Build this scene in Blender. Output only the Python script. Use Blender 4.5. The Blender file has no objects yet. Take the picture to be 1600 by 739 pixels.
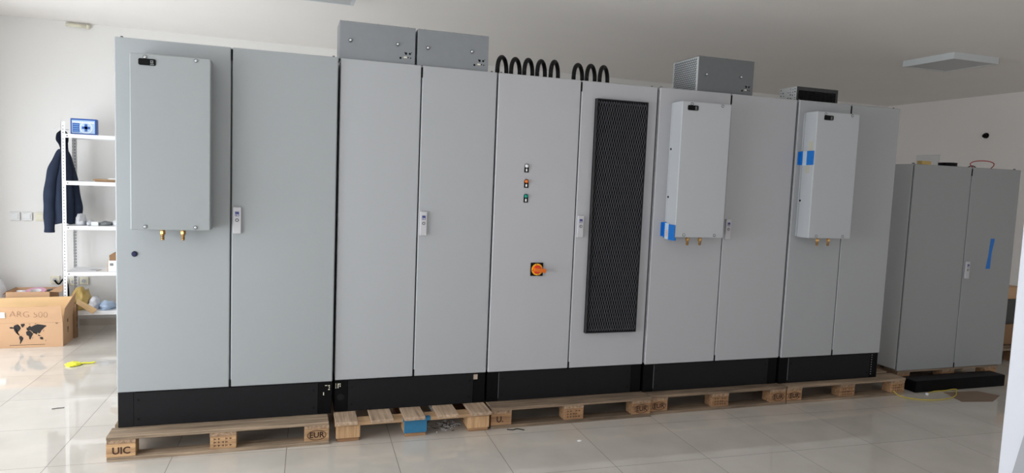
import bpy, bmesh, math, random
from math import sin, cos, pi, radians
from mathutils import Vector, Matrix
random.seed(7)
SC = bpy.context.scene
COL = SC.collection

# ------------------------------------------------------------------ materials
def lin(c):
    return tuple(((v / 255) / 12.92 if v / 255 <= 0.04045 else ((v / 255 + 0.055) / 1.055) ** 2.4) for v in c)

def mat(name, rgb, rough=0.5, metal=0.0, spec=0.5, bump=0.0, bscale=200.0, var=0.0, vscale=6.0, trans=0.0, coat=0.0):
    m = bpy.data.materials.new(name); m.use_nodes = True
    nt = m.node_tree; b = nt.nodes['Principled BSDF']
    c = lin(rgb)
    b.inputs['Base Color'].default_value = (*c, 1)
    b.inputs['Roughness'].default_value = rough
    b.inputs['Metallic'].default_value = metal
    b.inputs['Specular IOR Level'].default_value = spec
    b.inputs['Transmission Weight'].default_value = trans
    b.inputs['Coat Weight'].default_value = coat
    tc = nt.nodes.new('ShaderNodeTexCoord')
    if var > 0:
        n = nt.nodes.new('ShaderNodeTexNoise'); n.inputs['Scale'].default_value = vscale
        n.inputs['Detail'].default_value = 6
        nt.links.new(tc.outputs['Object'], n.inputs['Vector'])
        mx = nt.nodes.new('ShaderNodeMix'); mx.data_type = 'RGBA'
        mx.inputs[6].default_value = (*[max(0, v * (1 - var)) for v in c], 1)
        mx.inputs[7].default_value = (*[min(1, v * (1 + var)) for v in c], 1)
        nt.links.new(n.outputs['Fac'], mx.inputs[0])
        nt.links.new(mx.outputs[2], b.inputs['Base Color'])
    if bump > 0:
        n2 = nt.nodes.new('ShaderNodeTexNoise'); n2.inputs['Scale'].default_value = bscale
        n2.inputs['Detail'].default_value = 3
        nt.links.new(tc.outputs['Object'], n2.inputs['Vector'])
        bp = nt.nodes.new('ShaderNodeBump'); bp.inputs['Strength'].default_value = bump
        bp.inputs['Distance'].default_value = 0.002
        nt.links.new(n2.outputs['Fac'], bp.inputs['Height'])
        nt.links.new(bp.outputs['Normal'], b.inputs['Normal'])
    return m

def wood(name, dark, light, axis):
    """sawn pallet timber, grain along one axis"""
    m = bpy.data.materials.new(name); m.use_nodes = True
    nt = m.node_tree; b = nt.nodes['Principled BSDF']; L = nt.links.new
    tc = nt.nodes.new('ShaderNodeTexCoord'); oi = nt.nodes.new('ShaderNodeObjectInfo')
    sep = nt.nodes.new('ShaderNodeVectorMath'); sep.operation = 'ADD'
    off = nt.nodes.new('ShaderNodeVectorMath'); off.operation = 'SCALE'; off.inputs[0].default_value = (13, 7, 5)
    L(oi.outputs['Random'], off.inputs['Scale'])
    L(tc.outputs['Object'], sep.inputs[0]); L(off.outputs[0], sep.inputs[1])
    mp = nt.nodes.new('ShaderNodeMapping')
    s = [55, 55, 55]; s[axis] = 2.2
    mp.inputs['Scale'].default_value = s
    L(sep.outputs[0], mp.inputs['Vector'])
    n = nt.nodes.new('ShaderNodeTexNoise'); n.inputs['Scale'].default_value = 1; n.inputs['Detail'].default_value = 8
    n.inputs['Roughness'].default_value = 0.65
    L(mp.outputs[0], n.inputs['Vector'])
    r = nt.nodes.new('ShaderNodeValToRGB')
    r.color_ramp.elements[0].position = 0.3; r.color_ramp.elements[0].color = (*lin(dark), 1)
    r.color_ramp.elements[1].position = 0.66; r.color_ramp.elements[1].color = (*lin(light), 1)
    L(n.outputs['Fac'], r.inputs[0])
    n2 = nt.nodes.new('ShaderNodeTexNoise'); n2.inputs['Scale'].default_value = 5; n2.inputs['Detail'].default_value = 5
    L(sep.outputs[0], n2.inputs['Vector'])
    hs = nt.nodes.new('ShaderNodeHueSaturation')
    ma = nt.nodes.new('ShaderNodeMapRange'); ma.inputs[3].default_value = 0.72; ma.inputs[4].default_value = 1.2
    mm = nt.nodes.new('ShaderNodeMath'); mm.operation = 'ADD'
    mh = nt.nodes.new('ShaderNodeMath'); mh.operation = 'MULTIPLY'; mh.inputs[1].default_value = 0.45
    L(oi.outputs['Random'], mh.inputs[0]); L(n2.outputs['Fac'], mm.inputs[0]); L(mh.outputs[0], mm.inputs[1])
    ma.inputs[1].default_value = 0.3; ma.inputs[2].default_value = 1.1
    L(mm.outputs[0], ma.inputs[0]); L(ma.outputs[0], hs.inputs['Value']); L(r.outputs[0], hs.inputs['Color'])
    L(hs.outputs[0], b.inputs['Base Color'])
    b.inputs['Roughness'].default_value = 0.8; b.inputs['Specular IOR Level'].default_value = 0.25
    bp = nt.nodes.new('ShaderNodeBump'); bp.inputs['Strength'].default_value = 0.5; bp.inputs['Distance'].default_value = 0.003
    L(n.outputs['Fac'], bp.inputs['Height']); L(bp.outputs[0], b.inputs['Normal'])
    return m

M = {}
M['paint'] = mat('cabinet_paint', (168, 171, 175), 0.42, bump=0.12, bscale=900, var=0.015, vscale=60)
M['paint_a'] = mat('cabinet_paint_left', (153, 158, 161), 0.42, bump=0.12, bscale=900, var=0.015, vscale=60)  # slightly greener left cabinet, also darkened to offset the strong window light
M['paint_b'] = mat('cabinet_paint_middle', (178, 179, 184), 0.42, bump=0.12, bscale=900, var=0.015, vscale=60)  # same cabinet paint, brightened to make up for light lost down the row
M['unit_a'] = mat('cooling_unit_paint_left', (146, 151, 153), 0.4, bump=0.1, bscale=900, var=0.015, vscale=60)  # same unit paint, darkened to offset strong window light at the left
M['paint_far'] = mat('far_cabinet_paint', (150, 153, 155), 0.45, bump=0.12, bscale=900, var=0.02, vscale=60)
M['paint_far_body'] = mat('far_cabinet_body', (206, 209, 211), 0.45, bump=0.12, bscale=900, var=0.02, vscale=60)  # body colour lightened to offset the shadow the row casts on its side
M['unit'] = mat('cooling_unit_paint', (184, 188, 193), 0.4, bump=0.1, bscale=900, var=0.015, vscale=60)  # unit paint brightened to stand in for window light on the sides
M['seam'] = mat('seam_dark', (42, 43, 46), 0.7)
M['plinth'] = mat('plinth_black', (22, 22, 25), 0.5, bump=0.2, bscale=700, var=0.15, vscale=30, spec=.2)
M['plinth_dark'] = mat('plinth_corner_black', (7, 7, 9), 0.5, spec=.12)
M['black'] = mat('black_plastic', (6, 6, 7), 0.5, spec=.15)
M['hose'] = mat('hose_rubber', (5, 5, 6), 0.4, spec=.25)
M['rib'] = mat('grille_mesh', (92, 92, 98), 0.35, metal=0.2)
M['grille'] = mat('grille_frame', (30, 30, 34), 0.4)
M['steel'] = mat('galvanised_steel', (138, 142, 147), 0.45, metal=0.45, var=0.05, vscale=25)
M['steel_light'] = mat('bright_galvanised_mesh', (205, 209, 212), 0.45, metal=0.2)
M['steel_dim'] = mat('dull_steel', (116, 120, 123), 0.5, metal=0.45, var=0.05, vscale=25)
M['steel_dark'] = mat('galvanised_steel_shaded', (112, 116, 120), 0.5, metal=0.45, var=0.08, vscale=40)  # darker galvanised steel for bolts, screw rims and thin edges
M['chrome'] = mat('bright_metal', (225, 227, 230), 0.22, metal=1.0)
M['brass'] = mat('brass', (186, 148, 98), 0.3, metal=1.0)
M['tape'] = mat('blue_tape', (12, 112, 200), 0.45, var=0.12, vscale=40)
M['tape_pale'] = mat('pale_film', (188, 205, 222), 0.35, var=0.08, vscale=50)
M['tape_pink'] = mat('pinkish_film', (205, 178, 172), 0.45, var=0.15, vscale=60)
M['yellowed'] = mat('adhesive_residue', (186, 184, 168), 0.6)
M['white_plastic'] = mat('white_plastic', (226, 227, 228), 0.4)
M['cream'] = mat('cream_plastic', (224, 220, 200), 0.4)
M['handle'] = mat('handle_grey', (190, 190, 195), 0.35)
M['logo'] = mat('handle_emblem_blue', (62, 70, 128), 0.4)
M['lcd'] = mat('display_grey', (120, 124, 126), 0.3)
M['lcd_dark'] = mat('display_dark', (52, 54, 56), 0.3)
M['lamp_white'] = mat('lamp_white', (232, 234, 236), 0.2)
M['lamp_orange'] = mat('lamp_orange', (224, 112, 24), 0.2)
M['lamp_green'] = mat('lamp_green', (0, 146, 124), 0.2)
M['switch_yellow'] = mat('switch_yellow', (250, 176, 30), 0.35)
M['switch_red'] = mat('switch_red', (226, 52, 14), 0.3)
M['cap'] = mat('navy_cap', (18, 24, 62), 0.35)
M['navy'] = mat('navy_cloth', (44, 52, 70), 0.9, spec=0.15, bump=0.4, bscale=160, var=0.25, vscale=14)
M['navy_dark'] = mat('navy_cloth_dark', (22, 26, 40), 0.9, spec=0.1, bump=0.4, bscale=160)
M['shelf'] = mat('white_sheet_metal', (235, 236, 238), 0.4)
M['hole'] = mat('hole_dark', (70, 72, 76), 0.8)
M['card'] = mat('cardboard', (206, 168, 134), 0.85, spec=0.2, var=0.06, vscale=10)
M['card_in'] = mat('cardboard_inside', (222, 188, 142), 0.85, spec=0.2, var=0.06, vscale=10)
M['card_dark'] = mat('cardboard_brown', (150, 118, 90), 0.85, spec=0.2, var=0.08, vscale=10)
M['print'] = mat('box_print', (44, 40, 40), 0.8)
M['ink'] = mat('pen_ink', (140, 106, 84), 0.8)
M['stamp'] = mat('burnt_stamp', (62, 38, 26), 0.9)
M['paper'] = mat('paper_white', (236, 237, 238), 0.7)
M['kit_blue'] = mat('kit_blue', (28, 84, 170), 0.4)
M['kit_pale'] = mat('kit_pale', (176, 202, 226), 0.4)
M['kit_mid'] = mat('kit_mid', (96, 144, 200), 0.4)
M['film'] = mat('clear_bag', (226, 228, 234), 0.25, spec=0.7, var=0.06, vscale=30)
M['film_blue'] = mat('bluish_bag', (176, 196, 222), 0.25, spec=0.7, var=0.2, vscale=30)
M['wrap_yellow'] = mat('yellow_wrap', (208, 178, 106), 0.4, var=0.2, vscale=30)
M['pink'] = mat('pink_tape', (206, 150, 176), 0.3)
M['yellow'] = mat('yellow_film', (238, 236, 70), 0.35, var=0.1, vscale=40)
M['cable_yellow'] = mat('cable_yellow', (196, 178, 60), 0.4)
M['cable_red'] = mat('cable_red', (170, 50, 44), 0.4)
M['diffuser'] = mat('lamp_diffuser', (186, 188, 190), 0.45)
M['lamp_frame'] = mat('lamp_frame', (206, 211, 214), 0.4)
M['pvc'] = mat('white_pvc', (240, 241, 246), 0.3)
M['leaf'] = mat('door_leaf_white', (200, 203, 212), 0.35)
M['grey_strip'] = mat('grey_strip', (150, 152, 158), 0.4)
M['blue_paint'] = mat('blue_paint_wood', (44, 116, 156), 0.6, var=0.18, vscale=30, bump=0.3, bscale=60)
M['wood_x'] = wood('pallet_timber_lengthwise', (104, 90, 76), (174, 153, 130), 0)
M['wood_y'] = wood('pallet_timber_crosswise', (112, 92, 74), (182, 154, 128), 1)
M['wood_b'] = wood('pallet_block', (138, 106, 78), (200, 164, 124), 0)
M['wood_lx'] = wood('fresh_timber_lengthwise', (160, 126, 94), (212, 180, 144), 0)
M['wood_ly'] = wood('fresh_timber_crosswise', (138, 116, 98), (194, 170, 146), 1)
M['wood_lb'] = wood('fresh_block', (170, 132, 96), (218, 182, 140), 2)
M['wood_dx'] = wood('weathered_timber_lengthwise', (84, 72, 62), (148, 128, 108), 0)
M['wood_db'] = wood('weathered_block', (120, 88, 64), (180, 142, 106), 0)

def plaster(name, rgb, var=0.03):
    return mat(name, rgb, 0.85, spec=0.2, bump=0.25, bscale=30, var=var, vscale=1.5)
M['wall'] = plaster('wall_plaster', (236, 235, 233))
M['ceiling'] = plaster('ceiling_plaster', (240, 237, 234))
M['wall_far'] = plaster('wall_plaster_far', (246, 243, 241))  # right wall plaster lightened to make up for the weak light there

def floor_mat():
    m = bpy.data.materials.new('polished_tiles'); m.use_nodes = True
    nt = m.node_tree; b = nt.nodes['Principled BSDF']; L = nt.links.new
    tc = nt.nodes.new('ShaderNodeTexCoord')
    mp = nt.nodes.new('ShaderNodeMapping')
    mp.inputs['Rotation'].default_value = (0, 0, radians(1.8))
    L(tc.outputs['Object'], mp.inputs['Vector'])
    sx = nt.nodes.new('ShaderNodeSeparateXYZ'); L(mp.outputs[0], sx.inputs[0])
    masks = []; ids = []
    for ax, (o, p) in enumerate(((0.31, 0.622), (-0.135, 0.61))):
        a = nt.nodes.new('ShaderNodeMath'); a.operation = 'SUBTRACT'; a.inputs[1].default_value = o
        L(sx.outputs[ax], a.inputs[0])
        d = nt.nodes.new('ShaderNodeMath'); d.operation = 'DIVIDE'; d.inputs[1].default_value = p
        L(a.outputs[0], d.inputs[0])
        fl = nt.nodes.new('ShaderNodeMath'); fl.operation = 'FLOOR'; L(d.outputs[0], fl.inputs[0]); ids.append(fl)
        pp = nt.nodes.new('ShaderNodeMath'); pp.operation = 'PINGPONG'; pp.inputs[1].default_value = 0.5
        L(d.outputs[0], pp.inputs[0])
        lt = nt.nodes.new('ShaderNodeMath'); lt.operation = 'LESS_THAN'; lt.inputs[1].default_value = 0.0028
        L(pp.outputs[0], lt.inputs[0]); masks.append(lt)
    mxm = nt.nodes.new('ShaderNodeMath'); mxm.operation = 'MAXIMUM'
    L(masks[0].outputs[0], mxm.inputs[0]); L(masks[1].outputs[0], mxm.inputs[1])
    cb = nt.nodes.new('ShaderNodeCombineXYZ'); L(ids[0].outputs[0], cb.inputs[0]); L(ids[1].outputs[0], cb.inputs[1])
    wn = nt.nodes.new('ShaderNodeTexWhiteNoise'); L(cb.outputs[0], wn.inputs['Vector'])
    nz = nt.nodes.new('ShaderNodeTexNoise'); nz.inputs['Scale'].default_value = 3.5; nz.inputs['Detail'].default_value = 8
    L(tc.outputs['Object'], nz.inputs['Vector'])
    ad = nt.nodes.new('ShaderNodeMath'); ad.operation = 'MULTIPLY_ADD'; ad.inputs[1].default_value = 0.25
    L(wn.outputs['Value'], ad.inputs[0]); L(nz.outputs['Fac'], ad.inputs[2])
    rp = nt.nodes.new('ShaderNodeValToRGB')
    rp.color_ramp.elements[0].position = 0.1; rp.color_ramp.elements[0].color = (*lin((190, 184, 175)), 1)
    rp.color_ramp.elements[1].position = 0.95; rp.color_ramp.elements[1].color = (*lin((214, 208, 200)), 1)
    L(ad.outputs[0], rp.inputs[0])
    mx = nt.nodes.new('ShaderNodeMix'); mx.data_type = 'RGBA'
    L(mxm.outputs[0], mx.inputs[0]); L(rp.outputs[0], mx.inputs[6]); mx.inputs[7].default_value = (*lin((112, 102, 94)), 1)
    L(mx.outputs[2], b.inputs['Base Color'])
    # smudges in the polish
    n3 = nt.nodes.new('ShaderNodeTexNoise'); n3.inputs['Scale'].default_value = 2.5; n3.inputs['Detail'].default_value = 6
    L(tc.outputs['Object'], n3.inputs['Vector'])
    mr = nt.nodes.new('ShaderNodeMapRange'); mr.inputs[1].default_value = 0.35; mr.inputs[2].default_value = 0.75
    mr.inputs[3].default_value = 0.025; mr.inputs[4].default_value = 0.07
    L(n3.outputs['Fac'], mr.inputs[0])
    rm = nt.nodes.new('ShaderNodeMath'); rm.operation = 'MULTIPLY_ADD'; rm.inputs[1].default_value = 0.5
    L(mxm.outputs[0], rm.inputs[0]); L(mr.outputs[0], rm.inputs[2]); L(rm.outputs[0], b.inputs['Roughness'])
    b.inputs['Specular IOR Level'].default_value = 0.85
    return m
M['floor'] = floor_mat()

# ------------------------------------------------------------------ mesh helpers (all in world metres)
def new(): return bmesh.new()

def box(bm, x0, x1, y0, y1, z0, z1, mi=0, bev=0.0, seg=2):
    vs = [bm.verts.new((x, y, z)) for x in (x0, x1) for y in (y0, y1) for z in (z0, z1)]
    idx = ((0, 1, 3, 2), (4, 6, 7, 5), (0, 4, 5, 1), (2, 3, 7, 6), (0, 2, 6, 4), (1, 5, 7, 3))
    fs = [bm.faces.new([vs[i] for i in f]) for f in idx]
    for f in fs: f.material_index = mi
    if bev > 0:
        es = list({e for f in fs for e in f.edges})
        r = bmesh.ops.bevel(bm, geom=es, offset=bev, segments=seg, affect='EDGES', profile=0.5)
        for f in r['faces']: f.material_index = mi
    return vs

def cyl(bm, p0, p1, r0, r1=None, seg=16, mi=0, caps=True):
    p0, p1 = Vector(p0), Vector(p1); r1 = r0 if r1 is None else r1
    d = (p1 - p0).normalized(); a = d.orthogonal().normalized(); b = d.cross(a)
    A = [bm.verts.new(p0 + (a * cos(2 * pi * k / seg) + b * sin(2 * pi * k / seg)) * r0) for k in range(seg)]
    B = [bm.verts.new(p1 + (a * cos(2 * pi * k / seg) + b * sin(2 * pi * k / seg)) * r1) for k in range(seg)]
    for k in range(seg):
        f = bm.faces.new((A[k], A[(k + 1) % seg], B[(k + 1) % seg], B[k])); f.material_index = mi; f.smooth = seg > 8
    if caps:
        bm.faces.new(A[::-1]).material_index = mi; bm.faces.new(B).material_index = mi

def tube(bm, pts, r, seg=10, mi=0):
    pts = [Vector(p) for p in pts]; rings = []; up = None
    for i, p in enumerate(pts):
        t = (pts[min(i + 1, len(pts) - 1)] - pts[max(i - 1, 0)]).normalized()
        if up is None: up = t.orthogonal().normalized()
        up = (up - t * up.dot(t)).normalized(); s = t.cross(up)
        rr = r(i / (len(pts) - 1)) if callable(r) else r
        rings.append([bm.verts.new(p + (up * cos(2 * pi * k / seg) + s * sin(2 * pi * k / seg)) * rr) for k in range(seg)])
    for a, b in zip(rings, rings[1:]):
        for k in range(seg):
            f = bm.faces.new((a[k], a[(k + 1) % seg], b[(k + 1) % seg], b[k])); f.smooth = True; f.material_index = mi
    bm.faces.new(rings[0][::-1]).material_index = mi; bm.faces.new(rings[-1]).material_index = mi

def smoothpath(pts, n=8):
    out = []; P = [Vector(p) for p in pts]; P = [P[0]] + P + [P[-1]]
    for i in range(1, len(P) - 2):
        for k in range(n):
            t = k / n; a, b, c, d = P[i - 1:i + 3]
            out.append(0.5 * (2 * b + (c - a) * t + (2 * a - 5 * b + 4 * c - d) * t * t + (3 * b - a - 3 * c + d) * t ** 3))
    out.append(P[-2]); return out

def disc(bm, c, n, r, seg=20, mi=0, h=0.0008):
    n = Vector(n); cyl(bm, Vector(c), Vector(c) + n * h, r, seg=seg, mi=mi)

def poly(bm, pts, mi=0):
    f = bm.faces.new([bm.verts.new(p) for p in pts]); f.material_index = mi; return f

def slab(bm, pts, off, mi=0):
    """closed prism: polygon pts pushed by off"""
    off = Vector(off); a = [bm.verts.new(p) for p in pts]; b = [bm.verts.new(Vector(p) + off) for p in pts]; n = len(pts)
    bm.faces.new(a).material_index = mi; bm.faces.new(b[::-1]).material_index = mi
    for i in range(n): bm.faces.new((a[i], b[i], b[(i + 1) % n], a[(i + 1) % n])).material_index = mi

def blob(bm, c, s, seed, mi=0, amp=0.25, sub=3, flat=True):
    """crumpled lump (bag, crumpled film) resting on z=c.z"""
    rnd = random.Random(seed)
    r = bmesh.ops.create_icosphere(bm, subdivisions=sub, radius=1)
    fr = [(Vector((rnd.uniform(-1, 1), rnd.uniform(-1, 1), rnd.uniform(-1, 1))) * 5, rnd.uniform(0, 6)) for _ in range(7)]
    for v in r['verts']:
        k = 1 + amp * sum(abs(sin(v.co.dot(f) + p)) - 0.5 for f, p in fr) / 2.2
        q = v.co * k
        v.co = Vector((c[0] + q.x * s[0], c[1] + q.y * s[1], c[2] + max(q.z, -0.55) * s[2] + 0.55 * s[2]))
    for v in r['verts']:
        for f in v.link_faces: f.material_index = mi; f.smooth = not flat

def WL(o):
    v = Vector((0, 0, 0))
    while o: v += Vector(o.location); o = o.parent
    return v

def obj(name, bm, mats, parent=None, label=None, recalc=True, origin=None):
    if not isinstance(mats, (list, tuple)): mats = [mats]
    if recalc: bmesh.ops.recalc_face_normals(bm, faces=bm.faces)
    o = bpy.data.objects.new(name, None) if False else None
    base = WL(parent) if parent else Vector(origin or (0, 0, 0))
    bmesh.ops.translate(bm, vec=-base, verts=bm.verts)
    me = bpy.data.meshes.new(name); bm.to_mesh(me); bm.free()
    for m in mats: me.materials.append(m if not isinstance(m, str) else M[m])
    o = bpy.data.objects.new(name, me); COL.objects.link(o)
    if parent: o.parent = parent
    else: o.location = base
    if label: o['label'] = label
    return o

def thing(name, loc, label, cat, group=None):
    o = bpy.data.objects.new(name, None); COL.objects.link(o); o.location = loc
    o.empty_display_size = 0.1
    o['label'] = label; o['category'] = cat
    if group: o['group'] = group
    return o

def tag(o, label, cat, group=None, kind=None):
    o['label'] = label; o['category'] = cat
    if group: o['group'] = group
    if kind: o['kind'] = kind
    return o

def struct(name, bm, m, parent=None):
    o = obj(name, bm, m, parent)
    if not parent: o['kind'] = 'structure'
    return o

def text_into(bm, s, size, mtx, mi=0, bold=0.0):
    cu = bpy.data.curves.new('lettering', 'FONT'); cu.body = s; cu.size = size
    cu.align_x = 'CENTER'; cu.align_y = 'CENTER'; cu.offset = bold; cu.resolution_u = 3
    t = bpy.data.objects.new('lettering', cu); COL.objects.link(t)
    bpy.context.view_layer.update()
    me = bpy.data.meshes.new_from_object(t.evaluated_get(bpy.context.evaluated_depsgraph_get()))
    bpy.data.objects.remove(t); bpy.data.curves.remove(cu)
    n0 = len(bm.verts); f0 = len(bm.faces)
    bm.from_mesh(me); bm.verts.ensure_lookup_table(); bm.faces.ensure_lookup_table()
    for v in bm.verts[n0:]: v.co = mtx @ v.co
    for f in bm.faces[f0:]: f.material_index = mi
    bpy.data.meshes.remove(me)

def front(x, y, z, rot=0.0):
    """text plane facing -y (towards the camera side)"""
    return Matrix.Translation((x, y, z)) @ Matrix.Rotation(radians(90), 4, 'X') @ Matrix.Rotation(rot, 4, 'Z')

# ------------------------------------------------------------------ room
XL, XR, YF, YB, H = -1.95, 9.72, -8.2, 3.55, 3.03
def yb(x): return 3.55 + 0.04 * (x + 1.2)
T = 0.2
bm = new(); box(bm, XL - T, XR + T, YF - T, 4.4, -0.1, 0.0); struct('floor', bm, 'floor')
bm = new(); box(bm, XL - T, XR + T, YF - T, 4.4, H, H + 0.15); struct('ceiling', bm, 'ceiling')
bm = new(); slab(bm, [(XL - T, yb(XL), 0), (XR + T, yb(XR), 0), (XR + T, yb(XR), H), (XL - T, yb(XL), H)], (0, T, 0)); struct('wall_back', bm, 'wall')
bm = new(); box(bm, XR, XR + T, YF, 4.0, 0, H); struct('wall_right', bm, 'wall_far')
# left wall: two long shop windows
LW = [(-3.6, -0.25), (0.35, 2.75)]; WZ0, WZ1 = 0.12, 2.25
FW = [(-1.6, 3.0), (4.0, 9.2)]; FZ0, FZ1 = 0.5, 2.7  # right-hand front window is unseen, added to fill the dim right side
bm = new()
box(bm, XL - T, XL, YF, LW[0][0], 0, H); box(bm, XL - T, XL, LW[0][1], LW[1][0], 0, H); box(bm, XL - T, XL, LW[1][1], 3.5, 0, H)
for p0, p1 in LW:
    box(bm, XL - T, XL, p0, p1, 0, WZ0); box(bm, XL - T, XL, p0, p1, WZ1, H)
struct('wall_left', bm, 'wall')
# front wall behind the camera
bm = new()
box(bm, XL - T, FW[0][0], YF - T, YF, 0, H); box(bm, FW[0][1], FW[1][0], YF - T, YF, 0, H); box(bm, FW[1][1], XR + T, YF - T, YF, 0, H)
for p0, p1 in FW:
    box(bm, p0, p1, YF - T, YF, 0, FZ0); box(bm, p0, p1, YF - T, YF, FZ1, H)
struct('wall_front', bm, 'wall')
def frame(name, kind, a0, a1, z0, z1, c, n):
    bm = new(); w = 0.06
    def b(p0, p1, q0, q1):
        if kind == 'x': box(bm, c - 0.12, c - 0.05, p0, p1, q0, q1)
        else: box(bm, p0, p1, c - 0.12, c - 0.05, q0, q1)
    b(a0, a1, z0, z0 + w); b(a0, a1, z1 - w, z1)
    for k in range(n + 1):
        p = a0 + (a1 - a0 - w) * k / n; b(p, p + w, z0 + w, z1 - w)
    struct(name, bm, 'pvc')
frame('window_1', 'x', *LW[0], WZ0, WZ1, XL, 3)
frame('window_2', 'x', *LW[1], WZ0, WZ1, XL, 3)
frame('window_3', 'y', *FW[0], FZ0, FZ1, YF, 3)
frame('window_4', 'y', *FW[1], FZ0, FZ1, YF, 3)  # frame of the added fill opening behind the camera
bm = new(); slab(bm, [(XL, yb(XL) - 0.012, 0), (XR, yb(XR) - 0.012, 0), (XR, yb(XR) - 0.012, 0.07), (XL, yb(XL) - 0.012, 0.07)], (0, 0.012, 0))
struct('baseboard_back', bm, mat('skirting_tile', (205, 198, 188), 0.3))
bm = new(); box(bm, XR - 0.012, XR, YF, 3.95, 0, 0.07); struct('baseboard_right', bm, bpy.data.materials['skirting_tile'])

# open white door leaf at the right edge of the view
bm = new(); box(bm, 3.0, 3.045, -3.70, -2.858, 0.02, 2.12, bev=0.003)
dl = struct('door_1', bm, 'leaf')
bm = new(); slab(bm, [(2.996, -2.913, 0.9), (2.996, -2.966, 1.2), (2.996, -3.5, 1.2), (2.996, -3.5, 0.3), (2.996, -2.808 - 0.045, 0.55)], (0.004, 0, 0))
obj('glazing_panel', bm, 'grey_strip', dl)

# ------------------------------------------------------------------ ceiling lamps, pipe, wall fittings
def ceiling_lamp(x0, x1, y0, y1, label):
    t = thing('ceiling_light', ((x0 + x1) / 2, (y0 + y1) / 2, H), label, 'ceiling light', 'square ceiling light panels')
    bm = new(); z0 = H - 0.06
    box(bm, x0, x0 + 0.025, y0, y1, z0, H); box(bm, x1 - 0.025, x1, y0, y1, z0, H)
    box(bm, x0 + 0.025, x1 - 0.025, y0, y0 + 0.025, z0, H); box(bm, x0 + 0.025, x1 - 0.025, y1 - 0.025, y1, z0, H)
    obj('housing', bm, 'lamp_frame', t)
    bm = new(); box(bm, x0 + 0.025, x1 - 0.025, y0 + 0.025, y1 - 0.025, z0 + 0.004, z0 + 0.02); obj('diffuser', bm, 'diffuser', t)
ceiling_lamp(6.87, 7.45, 0.60, 1.17, 'square white surface ceiling light on the dark right side of ceiling')
ceiling_lamp(0.79, 1.39, 0.70, 1.30, 'square ceiling light cut off by top edge above the left cabinets')

bm = new()
tube(bm, [(-1.16, yb(-1.16) - 0.02, 3.0), (-0.98, yb(-0.98) - 0.02, 2.995)], 0.017)
cyl(bm, (-0.985, yb(-1) - 0.02, 2.995), (-0.955, yb(-1) - 0.02, 2.994), 0.022)
tag(obj('conduit_stub', bm, 'cream', origin=(-1.05, yb(-1), 2.98)), 'short cream conduit stub where back wall meets ceiling, upper left', 'pipe')

def wall_switch(x, z, m, label):
    y = yb(x)
    t = thing('light_switch', (x, y, z), label, 'switch', 'light switches on the left back wall')
    bm = new(); box(bm, x - 0.042, x + 0.042, y - 0.012, y, z - 0.042, z + 0.042, bev=0.004); obj('frame', bm, m, t)
    bm = new(); box(bm, x - 0.028, x + 0.028, y - 0.018, y - 0.011, z - 0.028, z + 0.028, bev=0.003); obj('rocker', bm, m, t)
wall_switch(-1.612, 1.108, M['white_plastic'], 'white light switch farthest from the jacket, leftmost of the three')
wall_switch(-1.511, 1.108, M['white_plastic'], 'white light switch in the middle of the three')
wall_switch(-1.403, 1.107, M['cream'], 'cream coloured light switch nearest the hanging jacket')

def wall_socket(x, z, label):
    y = yb(x)
    t = thing('wall_socket', (x, y, z), label, 'socket', 'power sockets low on the back wall')
    bm = new(); box(bm, x - 0.04, x + 0.04, y - 0.012, y, z - 0.04, z + 0.04, bev=0.004); obj('frame', bm, 'cream', t)
    bm = new(); cyl(bm, (x, y - 0.0165, z), (x, y - 0.0115, z), 0.028, seg=24)
    cyl(bm, (x, y - 0.0175, z), (x, y - 0.016, z), 0.021, seg=24, mi=1)
    for s in (-1, 1): cyl(bm, (x + s * 0.009, y - 0.0185, z), (x + s * 0.009, y - 0.017, z), 0.0035, seg=8, mi=2)
    obj('outlet', bm, ['cream', 'diffuser', 'hole'], t)
wall_socket(-1.035, 0.462, 'cream power socket seen under the second lowest shelf, right one')
wall_socket(-1.125, 0.455, 'cream power socket half hidden by the shelf post')
wall_socket(-1.285, 0.475, 'power socket on the wall above the open tape carton')

bm = new(); x, y, z = XR, 2.37, 2.50
cyl(bm, (x, y, z), (x - 0.02, y, z), 0.036, seg=20, mi=1); cyl(bm, (x - 0.02, y, z), (x - 0.055, y, z - 0.008), 0.034, 0.02, seg=20)
tag(obj('wall_sensor', bm, ['black', 'black'], origin=(x, y, z)), 'small round black sensor on the right wall', 'sensor')
bm = new(); box(bm, XR - 0.03, XR, 3.02, 3.38, 2.10, 2.26, bev=0.004)
tag(obj('junction_box', bm, 'white_plastic', origin=(XR, 3.2, 2.18)), 'flat white junction box on right wall above the far cabinet', 'box')

# ------------------------------------------------------------------ pallets
def stamp_text(parent, s, size, x, y, z, oval=None):
    bm = new(); text_into(bm, s, size, front(x, y, z), bold=0.0012)
    if oval:
        a, b = oval; n = 28
        for k in range(n):
            t0, t1 = 2 * pi * k / n, 2 * pi * (k + 1) / n
            poly(bm, [(x + a * cos(t0), y, z + b * sin(t0)), (x + a * cos(t1), y, z + b * sin(t1)),
                      (x + (a - .004) * cos(t1), y, z + (b - .004) * sin(t1)), (x + (a - .004) * cos(t0), y, z + (b - .004) * sin(t0))])
    obj('stamp', bm, 'stamp', parent, recalc=False)

def jit(a): return random.uniform(-a, a)

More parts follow.
